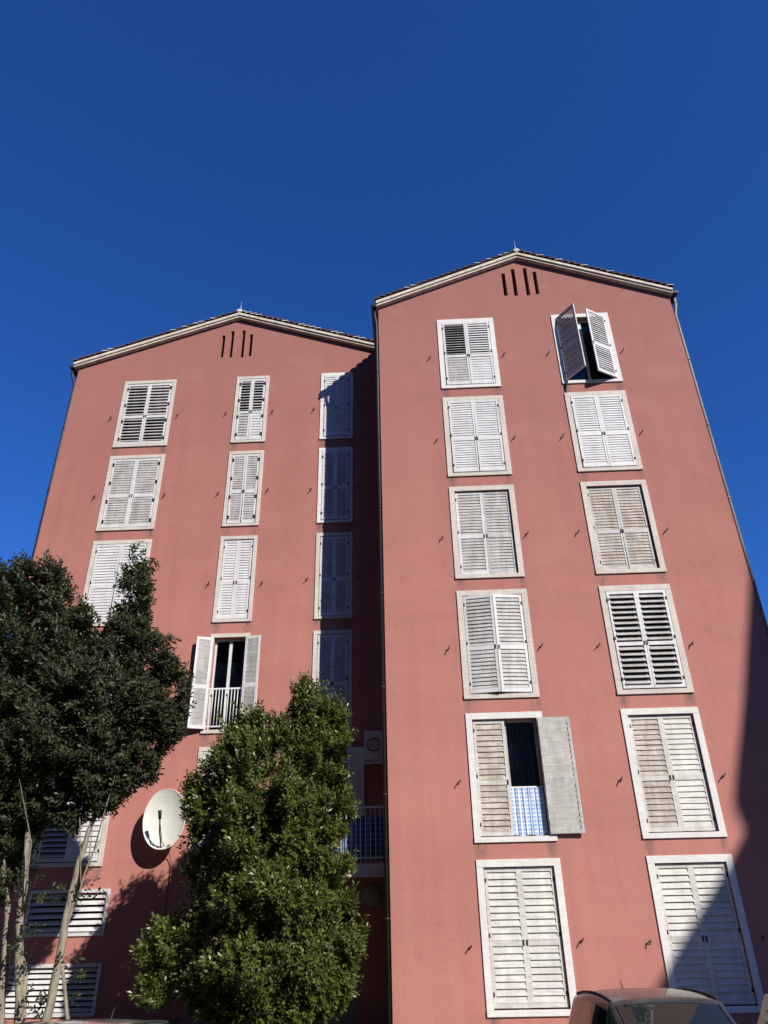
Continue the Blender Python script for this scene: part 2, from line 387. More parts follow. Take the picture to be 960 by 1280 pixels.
# ================================================================== RIGHT BLOCK
YR=16.738; RX0,RX1,RXM=-.57,8.40,3.92
RZL,RZM,RZR=18.86,20.70,18.86
slopeR=(RZM-RZL)/(RXM-RX0); topR=lambda x: RZM-abs(x-RXM)*((RZM-RZL)/((RXM-RX0) if x<RXM else (RX1-RXM)))
TR=18.248; HR=2.679
colC=(1.208,1.719); colD=(4.682,1.726)
holes=[]
for r in range(6):
    for c in (colC,colD): holes.append(opening(c[0],TR-3*r,c[1],HR))
for x,a,c in ((3.38,19.17,20.15),(3.70,19.15,20.32),(4.08,19.14,20.34),(4.37,19.18,20.16)): holes.append((x-.01,x+.105,a,c))
rb=empty('apartment_building',((RX0+RX1)/2,YR,0),'pink gabled block standing nearer at right, with two columns of wide shuttered windows','building')
bx=rb.location.copy()
def chl(o): # keep world placement while parenting to the block
    return o
rb.location=(0,0,0)
b=MB(); front_wall(b,YR,RX0,RX1,0,topR,holes)
YB=YR+11
for x in (RX0,RX1): b.face([(x,YR,0),(x,YB,0),(x,YB,18.86),(x,YR,18.86)])
b.face([(RX0,YB,0),(RX1,YB,0),(RX1,YB,18.86),(RXM,YB,20.7),(RX0,YB,18.86)])
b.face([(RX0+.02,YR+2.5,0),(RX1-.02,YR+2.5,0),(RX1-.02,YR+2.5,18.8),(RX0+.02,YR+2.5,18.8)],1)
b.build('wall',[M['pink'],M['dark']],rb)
roofparts(rb,YR,YB,RX0,RX1,RXM,RZL,RZM,RZR,.07,.08)
gutter(rb,RX0-.125,18.90,YR-.16,YR+2.05,0,M['gutter'])
gutter(rb,RX1+.17,18.90,YR-.16,YB,0,M['gutter'])
downpipe(rb,[(RX0-.12,YR+.02,18.83),(RX0-.12,YR+.03,18.6),(RX0-.07,YR+.06,18.2),(RX0-.07,YR+.06,.1)],.045,M['gutter'],0)
downpipe(rb,[(RX1+.17,YR+.06,18.83),(RX1+.16,YR+.06,18.55),(RX1+.055,YR+.05,18.1),(RX1+.055,YR+.05,.1)],.045,M['pipe'],0)

def W(root,Y,c,top,H,r,tm,lv,fm,sm,**k): return window(root,Y,c[0],top-3*r,c[1],H,M[tm],lv,fm,sm,**k)
Cw=lambda r,*a,**k: W(rb,YR,colC,TR,HR,r,*a,**k)
Dw=lambda r,*a,**k: W(rb,YR,colD,TR,HR,r,*a,**k)
Cw(0,'trimw',(0,0),'white',('grey','white'),tilt=((40,10),(24,10)),recess=0,pitch=.09,label='top window with one darker upper shutter panel')
Dw(0,'trimw',(55,30),'white','white',tilt=((24,24),(24,24)),recess=0,label='top window with both shutter leaves swung outwards')
Cw(1,'trim',(0,0),'white','white',recess=0,pitch=.08)
Dw(1,'trim',(0,0),'white','white',recess=0,pitch=.08)
Cw(2,'trim',(0,0),('white','grey'),('grey','grey'),recess=.075,pitch=.085)
Dw(2,'trim',(0,0),'grey',('worn','worn'),recess=.08,pitch=.085,label='window with brown weathered shutters')
Cw(3,'trim',(9,7),('white','white'),('grey','grey'),recess=.03,pitch=.095,tilt=((17,15),(16,16)),label='window with shutter leaves pushed slightly outwards')
Dw(3,'trim',(0,0),'white','grey',tilt=((43,43),(43,43)),recess=0,pitch=.13,label='window with wide open dark louvres')
Cw(4,'trimw',(0,178),('cream','grey'),('worn','cream'),recess=.075,pitch=.12,label='window with the right shutter leaf folded back and a blue checked cloth',inner='grey')
Dw(4,'trimw',(0,0),'cream',('worn','cream'),recess=.08,pitch=.11)
Cw(5,'trimw',(0,0),'cream','cream',recess=.075,pitch=.12,tilt=((17,17),(17,17)))
Dw(5,'trimw',(0,0),'cream','cream',recess=.075,pitch=.12,tilt=((17,17),(17,17)))
# railing with the checked cloth behind the open leaf of the fifth window
cw=[o for o in rb.children if o.name.startswith('window')][8]
z4=TR-12; xm=1.208+.86
b=MB(); c0,c1=xm-.1,colC[0]+colC[1]-.17; nx=40
fx=lambda i: YR+.062+.012*sin(i*.9)+.006*sin(i*2.3)
for i in range(nx):
    for (za,zc_) in ((z4-HR+.13,z4-HR+1.08),):
        sg=.012*sin(i*.35); sg2=.012*sin((i+1)*.35)
        b.face([(c0+(c1-c0)*i/nx,fx(i),za+sg),(c0+(c1-c0)*(i+1)/nx,fx(i+1),za+sg2),(c0+(c1-c0)*(i+1)/nx,fx(i+1)-.0,zc_+sg2),(c0+(c1-c0)*i/nx,fx(i),zc_+sg)],0,True)
b.build('hanging_cloth',M['check'],cw)
b=MB(); b.tube([(colC[0]+.15,YR+.11,z4-HR+1.09),(colC[0]+colC[1]-.15,YR+.11,z4-HR+1.09)],.018,8)
for i in range(12): x=colC[0]+.2+i*.118; b.tube([(x,YR+.115,z4-HR+.11),(x,YR+.115,z4-HR+1.09)],.008,6)
b.build('railing',M['rail'],cw)
for r in range(6):
    for c in (colC,colD):
        for sd in (-1,1):
            if r==4 and c is colC and sd==1: continue
            x=c[0]-.25 if sd<0 else c[0]+c[1]+.215
            catch(rb,YR,x+random.uniform(-.03,.03),TR-3*r-1.5+random.uniform(-.04,.04))

# ================================================================== LEFT BLOCK
YL=18.835; LX0,LX1,LXM=-10.87,-.575,-5.5
LZL,LZM=18.79,20.71; sL=(LZM-LZL)/(LXM-LX0)
topL=lambda x: LZM-abs(x-LXM)*sL
TL_=18.12; HL=2.671
cA=(-9.166,1.742); cB=(-5.397,1.094); cC=(-2.582,1.056)
lb=empty('apartment_building',(0,0,0),'pink gabled block set back at left behind the trees, with three columns of shuttered windows','building')
holes=[]
for r in range(5):
    for c in (cA,cB,cC): holes.append(opening(c[0],TL_-3*r,c[1],HL,.12 if c is cA else .11))
for x,a,c in ((-6.06,19.02,20.02),(-5.76,19.0,20.2),(-5.37,18.98,20.21),(-5.10,19.03,20.01)): holes.append((x-.01,x+.105,a,c))
GR=[(-9.02,-7.13,2.03,2.97),(-9.28,-7.08,.52,1.50)]
for g in GR: holes.append((g[0]+.06,g[1]-.06,g[2]+.06,g[3]-.06))
DOOR=(-2.9,-1.45,.14,2.45); holes.append(DOOR)
b=MB()
# front wall built with its own ridge position
def fw(b,Y,xl,xr,xm,zb,top,holes,depth=.24):
    xs=sorted({xl,xr,xm}|{h[0] for h in holes}|{h[1] for h in holes})
    for xa,xb in zip(xs,xs[1:]):
        q=(xa+xb)/2; z=zb
        for z0,z1 in sorted([(h[2],h[3]) for h in holes if h[0]<q<h[1]]):
            if z0>z: b.face([(xa,Y,z),(xb,Y,z),(xb,Y,z0),(xa,Y,z0)])
            z=z1
        b.face([(xa,Y,z),(xb,Y,z),(xb,Y,top(xb)),(xa,Y,top(xa))])
    for x0,x1,z0,z1 in holes:
        D=Y+depth
        b.face([(x0,Y,z0),(x0,D,z0),(x0,D,z1),(x0,Y,z1)]); b.face([(x1,Y,z0),(x1,Y,z1),(x1,D,z1),(x1,D,z0)])
        b.face([(x0,Y,z0),(x1,Y,z0),(x1,D,z0),(x0,D,z0)]); b.face([(x0,Y,z1),(x0,D,z1),(x1,D,z1),(x1,Y,z1)])
fw(b,YL,LX0,LX1,LXM,0,topL,holes)
YB2=YL+9
for x in (LX0,LX1-.005): b.face([(x,YL,0),(x,YB2,0),(x,YB2,topL(x)),(x,YL,topL(x))])
b.face([(LX0,YB2,0),(LX1,YB2,0),(LX1,YB2,topL(LX1)),(LXM,YB2,LZM),(LX0,YB2,LZL)])
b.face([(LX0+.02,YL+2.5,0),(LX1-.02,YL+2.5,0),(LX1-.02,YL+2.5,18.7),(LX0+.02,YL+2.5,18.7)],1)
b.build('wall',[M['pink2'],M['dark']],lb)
roofparts(lb,YL,YB2,LX0,LX1,LXM,LZL,LZM,topL(LX1),.12,-.01)
gutter(lb,LX0-.20,18.80,YL-.16,YB2,0,M['gutter'])
downpipe(lb,[(LX0-.19,YL-.02,18.74),(LX0-.18,YL,18.5),(LX0-.05,YL+.05,18.1),(LX0-.05,YL+.05,.1)],.04,M['gutter'],0)
Aw=lambda r,*a,**k: W(lb,YL,cA,TL_,HL,r,*a,tw=.12,**k)
Bw=lambda r,*a,**k: W(lb,YL,cB,TL_,HL,r,*a,tw=.11,**k)
Ccw=lambda r,*a,**k: W(lb,YL,cC,TL_,HL,r,*a,tw=.11,**k)
Aw(0,'trim',(0,0),'white',('grey','grey'),hs=1.0,tilt=((36,36),(28,36)),recess=.03,pitch=.12)
Aw(1,'trim',(0,0),'white',('grey','grey'),hs=1.0,recess=.03,pitch=.085)
Aw(2,'trim',(0,0),'white','white',recess=.02,pitch=.085)
Aw(3,'trim',(0,0),'white','grey',recess=.03,pitch=.085)
Aw(4,'trim',(0,0),'white','white',tilt=((50,50),(16,16)),recess=.03,pitch=.12)
Bw(0,'trim',(0,0),'white',('grey','white'),hs=1.0,tilt=((40,12),(40,12)),recess=.02,pitch=.11)
Bw(1,'trim',(0,0),'white','grey',hs=1.0,recess=.03,pitch=.08)
Bw(2,'trim',(0,0),'white','white',recess=.05,pitch=.08)
w3=Bw(3,'trim',(163,168),'white','grey',recess=.02,pitch=.11,label='narrow window with both shutter leaves folded open and a white railing')
Bw(4,'trim',(0,0),'white','grey',recess=.03,pitch=.12)
Ccw(0,'trimw',(0,0),'white','white',recess=.0,pitch=.08)
Ccw(1,'trimw',(0,0),'white','grey',recess=.0,pitch=.08)
Ccw(2,'trim',(0,0),'white','grey',recess=.04,pitch=.08)
Ccw(3,'trim',(0,0),'white','grey',recess=.04,pitch=.08)
w4=Ccw(4,'trim',(0,178),'white','white',recess=.02,pitch=.11,label='balcony door with its right shutter leaf folded back')
# railing of the open narrow window
z3=TL_-9; b=MB()
xa,xb=cB[0]+.11,cB[0]+cB[1]-.11
b.box((xa,YL-.03,z3-HL+1.13),(xb,YL,z3-HL+1.17)); b.box((xa,YL-.03,z3-HL+.16),(xb,YL,z3-HL+.19))
for i in range(11): x=xa+.03+i*(xb-xa-.06)/10; b.tube([(x,YL-.015,z3-HL+.17),(x,YL-.015,z3-HL+1.15)],.011,6)
b.build('railing',M['rail'],w3)
b=MB(); 
n=14
for i in range(n):
    xx=xa+.07+(xb-xa-.14)*i/n; xx2=xa+.07+(xb-xa-.14)*(i+1)/n
    b.face([(xx,YL+.20+.02*(i%2),z3-HL+.2),(xx2,YL+.20+.02*((i+1)%2),z3-HL+.2),(xx2,YL+.20+.02*((i+1)%2),z3-.75),(xx,YL+.20+.02*(i%2),z3-.75)],0,True)
b.build('curtain',M['curtain'],w3)
for r in range(5):
    for c in (cA,cB,cC):
        for sd in (-1,1):
            if c is cC and sd==1 and r==4: continue
            x=c[0]-.22 if sd<0 else c[0]+c[1]+.2
            catch(lb,YL,x+random.uniform(-.03,.03),TL_-3*r-1.5+random.uniform(-.04,.04))
q=MB(); ca,cb,zt_,zb_=colC[0]+.9,colC[0]+colC[1]-.2,z4-.2,z4-HR+.2
for i in range(22):
    xx=ca+(cb-ca)*i/22; xx2=ca+(cb-ca)*(i+1)/22; f=lambda k: YR+.225+.03*sin(k*2.1)
    q.face([(xx,f(i),zb_),(xx2,f(i+1),zb_),(xx2,f(i+1),zt_),(xx,f(i),zt_)],0,True)
q.build('curtain',M['curtain'],cw)
# ventilation grilles of the lower floors
for gi,(x0,x1,z0,z1) in enumerate(GR):
    b=MB(); t=.07
    b.box((x0,YL-.04,z1-t),(x1,YL-.002,z1)); b.box((x0,YL-.04,z0),(x1,YL-.002,z0+t)); b.box((x0,YL-.04,z0+t+.001),(x0+t,YL-.002,z1-t-.001)); b.box((x1-t,YL-.04,z0+t+.001),(x1,YL-.002,z1-t-.001))
    n=6 if gi==0 else 8; pt=(z1-z0-2*t)/n
    for i in range(n):
        zc=z0+t+(i+.5)*pt; a=R(38); sw=pt*.86; hy=sin(a)*sw/2; hz=cos(a)*sw/2
        q=[(x0+t+.002,-hy+YL+.015,zc-hz),(x0+t+.002,-hy+YL+.03,zc-hz-.004),(x0+t+.002,hy+YL+.03,zc+hz-.004),(x0+t+.002,hy+YL+.015,zc+hz)]
        q2=[(x1-t-.002,y,z) for _,y,z in q]; b.hexa(q+q2)
    b.build('ventilation_grille',M['white'],lb)
# entrance door beneath the balcony
dx0,dx1,dz0,dz1=DOOR; b=MB()
b.box((dx0,YL+.08,dz0),(dx0+.09,YL+.14,dz1)); b.box((dx1-.09,YL+.08,dz0),(dx1,YL+.14,dz1)); b.box((dx0+.09,YL+.08,dz1-.09),(dx1-.09,YL+.14,dz1)); b.box(((dx0+dx1)/2-.05,YL+.078,dz0),((dx0+dx1)/2+.05,YL+.142,dz1-.09))
b.box((dx0+.09,YL+.081,dz0),((dx0+dx1)/2-.05,YL+.139,dz0+.9)); b.box(((dx0+dx1)/2+.05,YL+.081,dz0),(dx1-.09,YL+.139,dz0+.9))
d=b.build('door',M['pipe'],lb)
b=MB(); b.box((dx0+.09,YL+.1,dz0+.9),(dx1-.09,YL+.11,dz1-.09)); b.build('pane',M['glass'],d)
# balcony
bx0,bx1,by,bz=-3.35,-.585,YL-1.12,3.30
b=MB(); b.box((bx0,by,bz-.22),(bx1,YL-.002,bz)); b.box((bx0-.02,by-.03,bz-.26),(bx1,by+.1,bz-.221))
bal=b.build('balcony',M['fascia'],lb)
b=MB(); 
b.box((bx0,by+.03,bz+1.14),(bx1,by+.075,bz+1.18)); b.box((bx0,by+.035,bz+.1),(bx1,by+.065,bz+.13)); b.box((bx0,by+.07,bz+1.14),(bx0+.045,YL,bz+1.18)); b.box((bx0,by+.07,bz+.1),(bx0+.045,YL,bz+.13))
k=int((bx1-bx0)/.11)
for i in range(k+1): x=bx0+.02+i*.11; b.tube([(x,by+.05,bz),(x,by+.05,bz+1.15)],.009,6)
for i in range(10): y=by+.12+i*.11; b.tube([(bx0+.02,y,bz),(bx0+.02,y,bz+1.15)],.009,6)
b.build('railing',M['rail'],bal)
b=MB(); b.box((bx0+.05,by+.085,bz+.06),(bx1-.02,by+.092,bz+.98)); b.build('privacy_cloth',M['screen'],bal)

# ================================================================== fittings on the facades
ac=empty('air_conditioner',(-.95,YL,5.62),'small boxy air conditioner unit on a bracket in the dark corner above the balcony','air conditioner')
b=MB(); b.box((-.24,-.42,.0),(.22,-.12,.70)); b.build('casing',M['plastic'],ac,bevel=.015)
b=MB()
for i in range(12):
    a0=2*pi*i/12; a1=2*pi*(i+1)/12; r=.16
    b.tube([(-.01+r*cos(a0),-.427,.36+r*sin(a0)),(-.01+r*cos(a1),-.427,.36+r*sin(a1))],.008,5)
for i in range(5): b.tube([(-.01-.15,-.427,.24+i*.06),(-.01+.15,-.427,.24+i*.06)],.005,5)
b.build('fan_grille',M['iron'],ac)
b=MB(); b.box((-.2,-.42,-.05),(-.16,0,-.01)); b.box((.15,-.42,-.05),(.19,0,-.01)); b.box((-.26,-.42,-.09),(.24,-.38,-.051)); b.build('bracket',M['trim'],ac)
b=MB(); b.tube([(.2,-.25,.2),(.25,-.2,.1),(.26,-.05,-.4),(.26,-.03,-2.0)],.018,6); b.build('hose',M['rail'],ac)

lamp=empty('wall_lamp',(-1.06,YL,2.70),'round opal wall lamp in the dark under the balcony','lamp')
b=MB()
for i in range(6):
    r0=.235*cos(i*pi/12); r1=.235*cos((i+1)*pi/12); y0=-.04-.1*sin(i*pi/12); y1=-.04-.1*sin((i+1)*pi/12)
    for k in range(24):
        a0=2*pi*k/24; a1=2*pi*(k+1)/24
        b.face([(r0*cos(a0),y0,r0*sin(a0)),(r0*cos(a1),y0,r0*sin(a1)),(r1*cos(a1),y1,r1*sin(a1)),(r1*cos(a0),y1,r1*sin(a0))],0,True)
b.build('lamp_shade',M['lamp'],lamp)
b=MB(); b.tube([(0,0,0),(0,-.045,0)],.245,24); b.build('base',M['pipe'],lamp)

dish=empty('satellite_dish',(-5.93,YL,4.40),'large off-white satellite dish on the pink wall between the two trees','satellite dish')
b=MB(); ry,rz_=.50,.66
NR,NA=7,36
def dp(i,k,off=0):
    r=i/NR; a=2*pi*k/NA; x=ry*r*cos(a); z=rz_*r*sin(a)
    x=math.copysign(abs(x/ry)**.93*ry,x) if x else 0
    return (x, -.42+.14*r*r*-1+off+.10, z)
for i in range(NR):
    for k in range(NA):
        b.face([dp(i,k),dp(i,k+1),dp(i+1,k+1),dp(i+1,k)],0,True)
        b.face([dp(i,k,.012),dp(i+1,k,.012),dp(i+1,k+1,.012),dp(i,k+1,.012)],0,True)
b.tube([dp(NR,k,.006) for k in range(NA+1)],.012,6,cap=False)
rf=b.build('reflector',M['dish'],dish)
b=MB(); b.tube([(0,-.42,-.64),(0.02,-.75,-.30),(.03,-.86,-.04)],.016,6); b.build('arm',M['iron'],dish)
b=MB(); b.tube([(.03,-.93,0.12),(.03,-.86,-.05)],[.045,.035],10); b.build('receiver',M['iron'],dish)
b=MB(); b.tube([(.03,-.86,-.06),(.05,-.6,-.5),(.12,-.1,-.75),(.14,-.012,-1.0),(.15,-.012,-2.4),(.9,-.012,-2.45)],.009,5); b.build('cable',M['iron'],dish)
b=MB(); b.tube([(0,0,-.1),(0,-.30,-.1)],.03,8); b.box((-.12,-.02,-.25),(.12,0,.05)); b.build('mount',M['steel'],dish)

# ================================================================== unseen neighbour block, its outline shaped to throw the shade at right
shade_block=empty('apartment_building',(29.5,-10,0),'unseen pale block beyond the right edge, outline shaped to cast the shade','building'); shade_block.location=(0,0,0)
tx=19.0*1.85/2.2; tz=19.0*1.75/2.2+EYE
prof=[(8.6,8.2),(8.4,7.33),(7.41,4.17),(6.80,2.48),(6.68,2.05),(6.78,1.55),(6.25,.89),(4.84,-.65),(4.1,-1.5),(3.5,-2.1)]
prof=[(x+tx,z+tz) for x,z in prof]
y0,y1=YR-19.0,YR-12.0
outline=[(44,0),(44,42),(prof[0][0]+2.5,42)]+prof+[(prof[-1][0],0)]  # tall part beyond the profile added to block sky light
b=MB(); b.face([(x,y0,z) for x,z in outline]); b.face([(x,y1,z) for x,z in reversed(outline)])
for (xa,za),(xb,zb) in zip(outline,outline[1:]+outline[:1]): b.face([(xa,y0,za),(xa,y1,za),(xb,y1,zb),(xb,y0,zb)])
b.build('wall',M['trim'],shade_block)
for i in range(5):
    for j in range(5):
        x=20.5+j*3.4; z=2+i*2.6
        q=MB(); q.box((x,y1-.01,z),(x+1.4,y1+.04,z+1.7)); w_=q.build('window',M['trimw'],shade_block)
        q=MB(); q.box((x+.1,y1+.03,z+.1),(x+1.3,y1+.05,z+1.6)); q.build('pane',M['glass'],w_)

sky_block=empty('apartment_building',(0,0,0),'unseen dark blocks added round the viewer to block sky light','building')  # made-up blocks out of view, added to keep the shade dark
q=MB(); q.box((-60,-32,0),(11,-20,40)); q.box((11.01,-31,0),(18,-20.1,21)); q.box((-70,-19.9,0),(-24,9,44)); q.build('wall',M['blockerwall'],sky_block)
for i in range(15):
    for j in range(6):
        x=-42+i*4; z=1.5+j*3.3
        q=MB(); q.box((x,-20.0,z),(x+1.4,-19.94,z+1.8)); w_=q.build('window',M['trim'],sky_block)
# ================================================================== trees
# camera model (facade-aligned frame, camera at origin + EYE)
F,PT,RO,YW=914.967,.51465,-.02136,.03169
def onY(px,py,Y):
    a,b_=px-480,py-640; c,s=cos(RO),sin(RO); a,b_=c*a+s*b_,-s*a+c*b_; a/=F; b_/=-F
    c,s=cos(PT),sin(PT); y=c-s*b_; Z=s+c*b_; x=a
    c,s=cos(YW),sin(YW); X,Yy=c*x-s*y,s*x+c*y
    return (X*Y/Yy, Z*Y/Yy+EYE)
def inside(p,poly):
    x,z=p; r=False
    for (x0,z0),(x1,z1) in zip(poly,poly[1:]+poly[:1]):
        if (z0>z)!=(z1>z) and x<(x1-x0)*(z-z0)/(z1-z0)+x0: r=not r
    return r
def edged(p,poly):
    P=Vector(p); m=9
    for a,c in zip(poly,poly[1:]+poly[:1]):
        A=Vector(a); D=Vector(c)-A; t=max(0,min(1,(P-A).dot(D)/D.length_squared)); m=min(m,(P-A-D*t).length)
    return m
def crown(poly,Yc,n,rnd,thick,gap,leaf_len,per,seed,extra=()):
    xs=[p[0] for p in poly]; zs=[p[1] for p in poly]
    V=[];Fc=[];T=[];centres=[]
    off=Vector((seed*7.1,seed*3.3,seed*1.7)); tries=0
    while len(centres)<n and tries<n*60:
        tries+=1
        p=(rnd.uniform(min(xs),max(xs)),rnd.uniform(min(zs),max(zs)))
        if not inside(p,poly): continue
        e=edged(p,poly); th=min(thick,.28+e*1.15)*(.78+.55*mn.noise(Vector((p[0]*1.7,seed,p[1]*1.7))))
        u=rnd.uniform(-1,1); u=math.copysign(abs(u)**.75,u)
        P=Vector((p[0],Yc+u*th,p[1]))
        nv=mn.noise((P+off)*.95)+.6*mn.noise((P+off)*2.3)
        if nv<gap+(.12 if e<.25 else 0): continue
        if (abs(u)>.45 or e<.35) and mn.noise((P+off)*2.6)+.35*mn.noise((P+off)*6)<(-.06 if seed==11 else -.17): continue
        if e<.12 and rnd.random()<.5: P=P+Vector((rnd.gauss(0,.07),0,rnd.uniform(0,.16)))
        centres.append((P,e,u,th))
    for q in extra:
        x,z=onY(q[0],q[1],Yc-.15)
        for _ in range(3): centres.append((Vector((x+rnd.gauss(0,.08),Yc-.15+rnd.gauss(0,.12),z+rnd.gauss(0,.12))),.2,0,.3))
    cz=(min(zs)+max(zs))/2; cx=(min(xs)+max(xs))/2
    for P,e,u,th in centres:
        out=Vector(((P.x-cx)*.35,u*1.0,.75+.25*(P.z-cz)/3))+Vector((rnd.gauss(0,.45),rnd.gauss(0,.45),rnd.gauss(0,.35)))
        d=out.normalized(); s1=d.orthogonal().normalized(); s2=d.cross(s1)
        Ls=rnd.uniform(.16,.34); ctone=rnd.gauss(0,.10)
        for k in range(per):
            t=(k+rnd.random())/per; a=k*2.4+rnd.uniform(-.5,.5)
            rad=(s1*cos(a)+s2*sin(a))
            ld=(d*(.25+.7*t)+rad*(1.05-.5*t)+Vector((0,0,-.15))).normalized()
            base=P+d*(Ls*(t-.5))
            ll=leaf_len*rnd.uniform(.7,1.25); wv=ld.cross(d+rad*.2+Vector((.01,0,.02)))
            if wv.length<.05: wv=s1
            wv=wv.normalized()*ll*rnd.uniform(.19,.26); nrm=ld.cross(wv).normalized()*ll*.07
            i0=len(V); mid=base+ld*ll*.5
            V+= [tuple(base),tuple(mid+wv+nrm),tuple(base+ld*ll-Vector((0,0,ll*.12))),tuple(mid-wv+nrm)]
            Fc+= [(i0,i0+1,i0+2),(i0,i0+2,i0+3)]
            tt=min(1,max(0,.45+ctone+rnd.gauss(0,.17)+(.5 if rnd.random()<.018 else 0))); T+=[tt,tt]
    return V,Fc,T,centres
def tree(name,label,polypx,Yc,n,stems,m,thick,gap,ll,per,seed,limbs=26,extra=()):
    rnd=random.Random(seed)
    poly=[onY(x,y,Yc) for x,y in polypx]
    V,Fc,T,cs=crown(poly,Yc,n,rnd,thick,gap,ll,per,seed,extra)
    base=Vector(stems[0][0]); root=empty(name,(base.x,base.y,.16),label,'tree')
    off=Vector((base.x,base.y,.16))
    me=bpy.data.meshes.new('crown'); me.from_pydata([tuple(Vector(v)-off) for v in V],[],Fc); me.materials.append(m)
    at=me.attributes.new('tone','FLOAT','FACE'); at.data.foreach_set('value',T)
    o=bpy.data.objects.new('crown',me); col.objects.link(o); o.parent=root
    b=MB(); tops=[]
    for st in stems:
        pts=[Vector(p) for p in st[:-1]]; r0=st[-1]
        fine=[]
        for i in range(len(pts)-1):
            for j in range(4):
                q=pts[i].lerp(pts[i+1],j/4)
                if fine: q=q+Vector((rnd.gauss(0,.018),rnd.gauss(0,.018),0))
                fine.append(q)
        fine.append(pts[-1]); nn=len(fine)
        b.tube([q-off for q in fine],[r0*(1-.62*i/(nn-1))*(1+.12*mn.noise(q*3)) for i,q in enumerate(fine)],10)
        tops.append((fine,r0))
    for i in range(limbs):
        P=rnd.choice(cs[:n])[0]; fine,r0=rnd.choice(tops)
        k=rnd.randrange(len(fine)*7//10,len(fine)); A=fine[k]
        if P.z<A.z+.35 or (P.xy-A.xy).length>1.1: continue
        mid=A.lerp(P,.5)+Vector((rnd.gauss(0,.1),rnd.gauss(0,.1),.15))
        r=r0*.36
        b.tube([A-off,A.lerp(mid,.5)+Vector((0,0,.04))-off,mid-off,mid.lerp(P,.5)-off,P-off],[r,r*.8,r*.6,r*.4,r*.15],7)
    b.build('trunk',M['bark'],root)
    return root
def S(px,py,Y): x,z=onY(px,py,Y); return (x,Y,z)
TY=14.75
polyL=[(-10,712),(20,715),(33,699),(45,716),(66,703),(76,722),(84,748),(97,738),(106,766),(118,792),(134,796),(146,772),(153,735),(160,708),(166,690),(171,682),(176,690),(186,730),(184,772),(194,800),(206,803),(216,818),(222,842),(233,862),(226,895),(223,922),(200,945),(190,972),(165,985),(150,998),(128,1022),(105,1012),(88,1040),(60,1022),(30,1060),(-10,1070),(-60,1000),(-70,900),(-60,780)]
s1=[S(66,1300,14.9),S(74,1200,14.9),S(80,1120,14.8),S(92,1020,14.8),S(110,900,14.8),S(150,780,14.75),.085]
s1[0]=(s1[0][0]-.02,s1[0][1],.1)
s2=[S(62,1290,14.5),S(92,1210,14.5),S(112,1120,14.5),S(135,1040,14.6),S(165,930,14.7),.075]; s2[0]=(s2[0][0],s2[0][1],.1)
s2=[(onY(62,1290,14.5)[0]-.12,14.5,.1),S(70,1230,14.5),S(84,1130,14.5),S(104,1060,14.6),S(130,980,14.7),S(165,900,14.7),.08]
s1=[(onY(24,1290,14.9)[0],14.9,.1),S(24,1220,14.9),S(27,1130,14.9),S(35,1040,14.8),S(60,900,14.8),S(66,760,14.75),.085]
s3=[(onY(22,1290,14.9)[0]+.10,14.95,.1),S(32,1230,14.95),S(26,1180,14.95),S(27,1120,14.95),.05]
s4=[(onY(100,1290,14.6)[0],14.6,.1),S(76,1190,14.5),S(86,1150,14.5),S(100,1110,14.5),S(125,1050,14.5),.035]
tree('broadleaf_tree','big dark green tree with several pale bare trunks before the left pink block',
     polyL,TY,12000,[s2,s1,s3,s4],M['leaf_dark'],1.75,-.42,.104,12,11,40,[(27,1130),(20,1180),(34,1165),(86,1120),(100,1125),(118,1118),(46,1240),(30,1090),(84,1200),(88,1232),(50,1262),(30,1215),(40,1110),(60,1120)])
s5=[(onY(4,1290,15.2)[0],15.2,.1),S(5,1210,15.2),S(8,1130,15.2),S(2,1030,15.2),S(-20,930,15.2),.08]
polyF=[(-60,900),(-30,860),(10,900),(25,960),(34,1010),(38,1050),(26,1085),(14,1120),(0,1130),(-30,1130),(-70,1080)]
tree('broadleaf_tree','slim pale trunk at the far left edge, with leaves hanging over the upper grille',polyF,15.3,1500,[s5],M['leaf_dark'],1.1,-.4,.104,12,5,10)
RY=15.1
polyR=[(175,1190),(200,1160),(232,1140),(240,1110),(232,1075),(243,1050),(236,1020),(230,1000),(236,983),(253,966),(268,956),(276,935),(284,908),(300,895),(318,890),(334,900),(352,905),(364,892),(371,866),(380,850),(391,860),(406,871),(419,882),(428,900),(436,922),(426,955),(433,990),(441,1020),(437,1050),(447,1078),(436,1105),(442,1130),(450,1165),(447,1205),(436,1240),(425,1262),(395,1285),(330,1300),(270,1290),(235,1255),(228,1225),(212,1225),(203,1255),(190,1260),(180,1245),(184,1215)]
t1=[(onY(330,1290,15.1)[0],15.1,.1),S(325,1240,15.1),S(330,1120,15.1),S(320,1000,15.1),S(310,920,15.1),.10]
t2=[(onY(345,1290,15.1)[0],15.15,.1),S(360,1220,15.15),S(375,1100,15.15),S(385,980,15.15),S(390,890,15.15),.08]
t3=[(onY(315,1290,15.1)[0],15.0,.1),S(290,1230,15.0),S(250,1170,14.9),S(200,1190,14.8),.05]
tree('leafy_tree','bright green bushy tree standing in the corner between the two pink blocks',
     polyR,RY,11500,[t1,t2,t3],M['leaf_green'],1.6,-.5,.094,12,23,40)

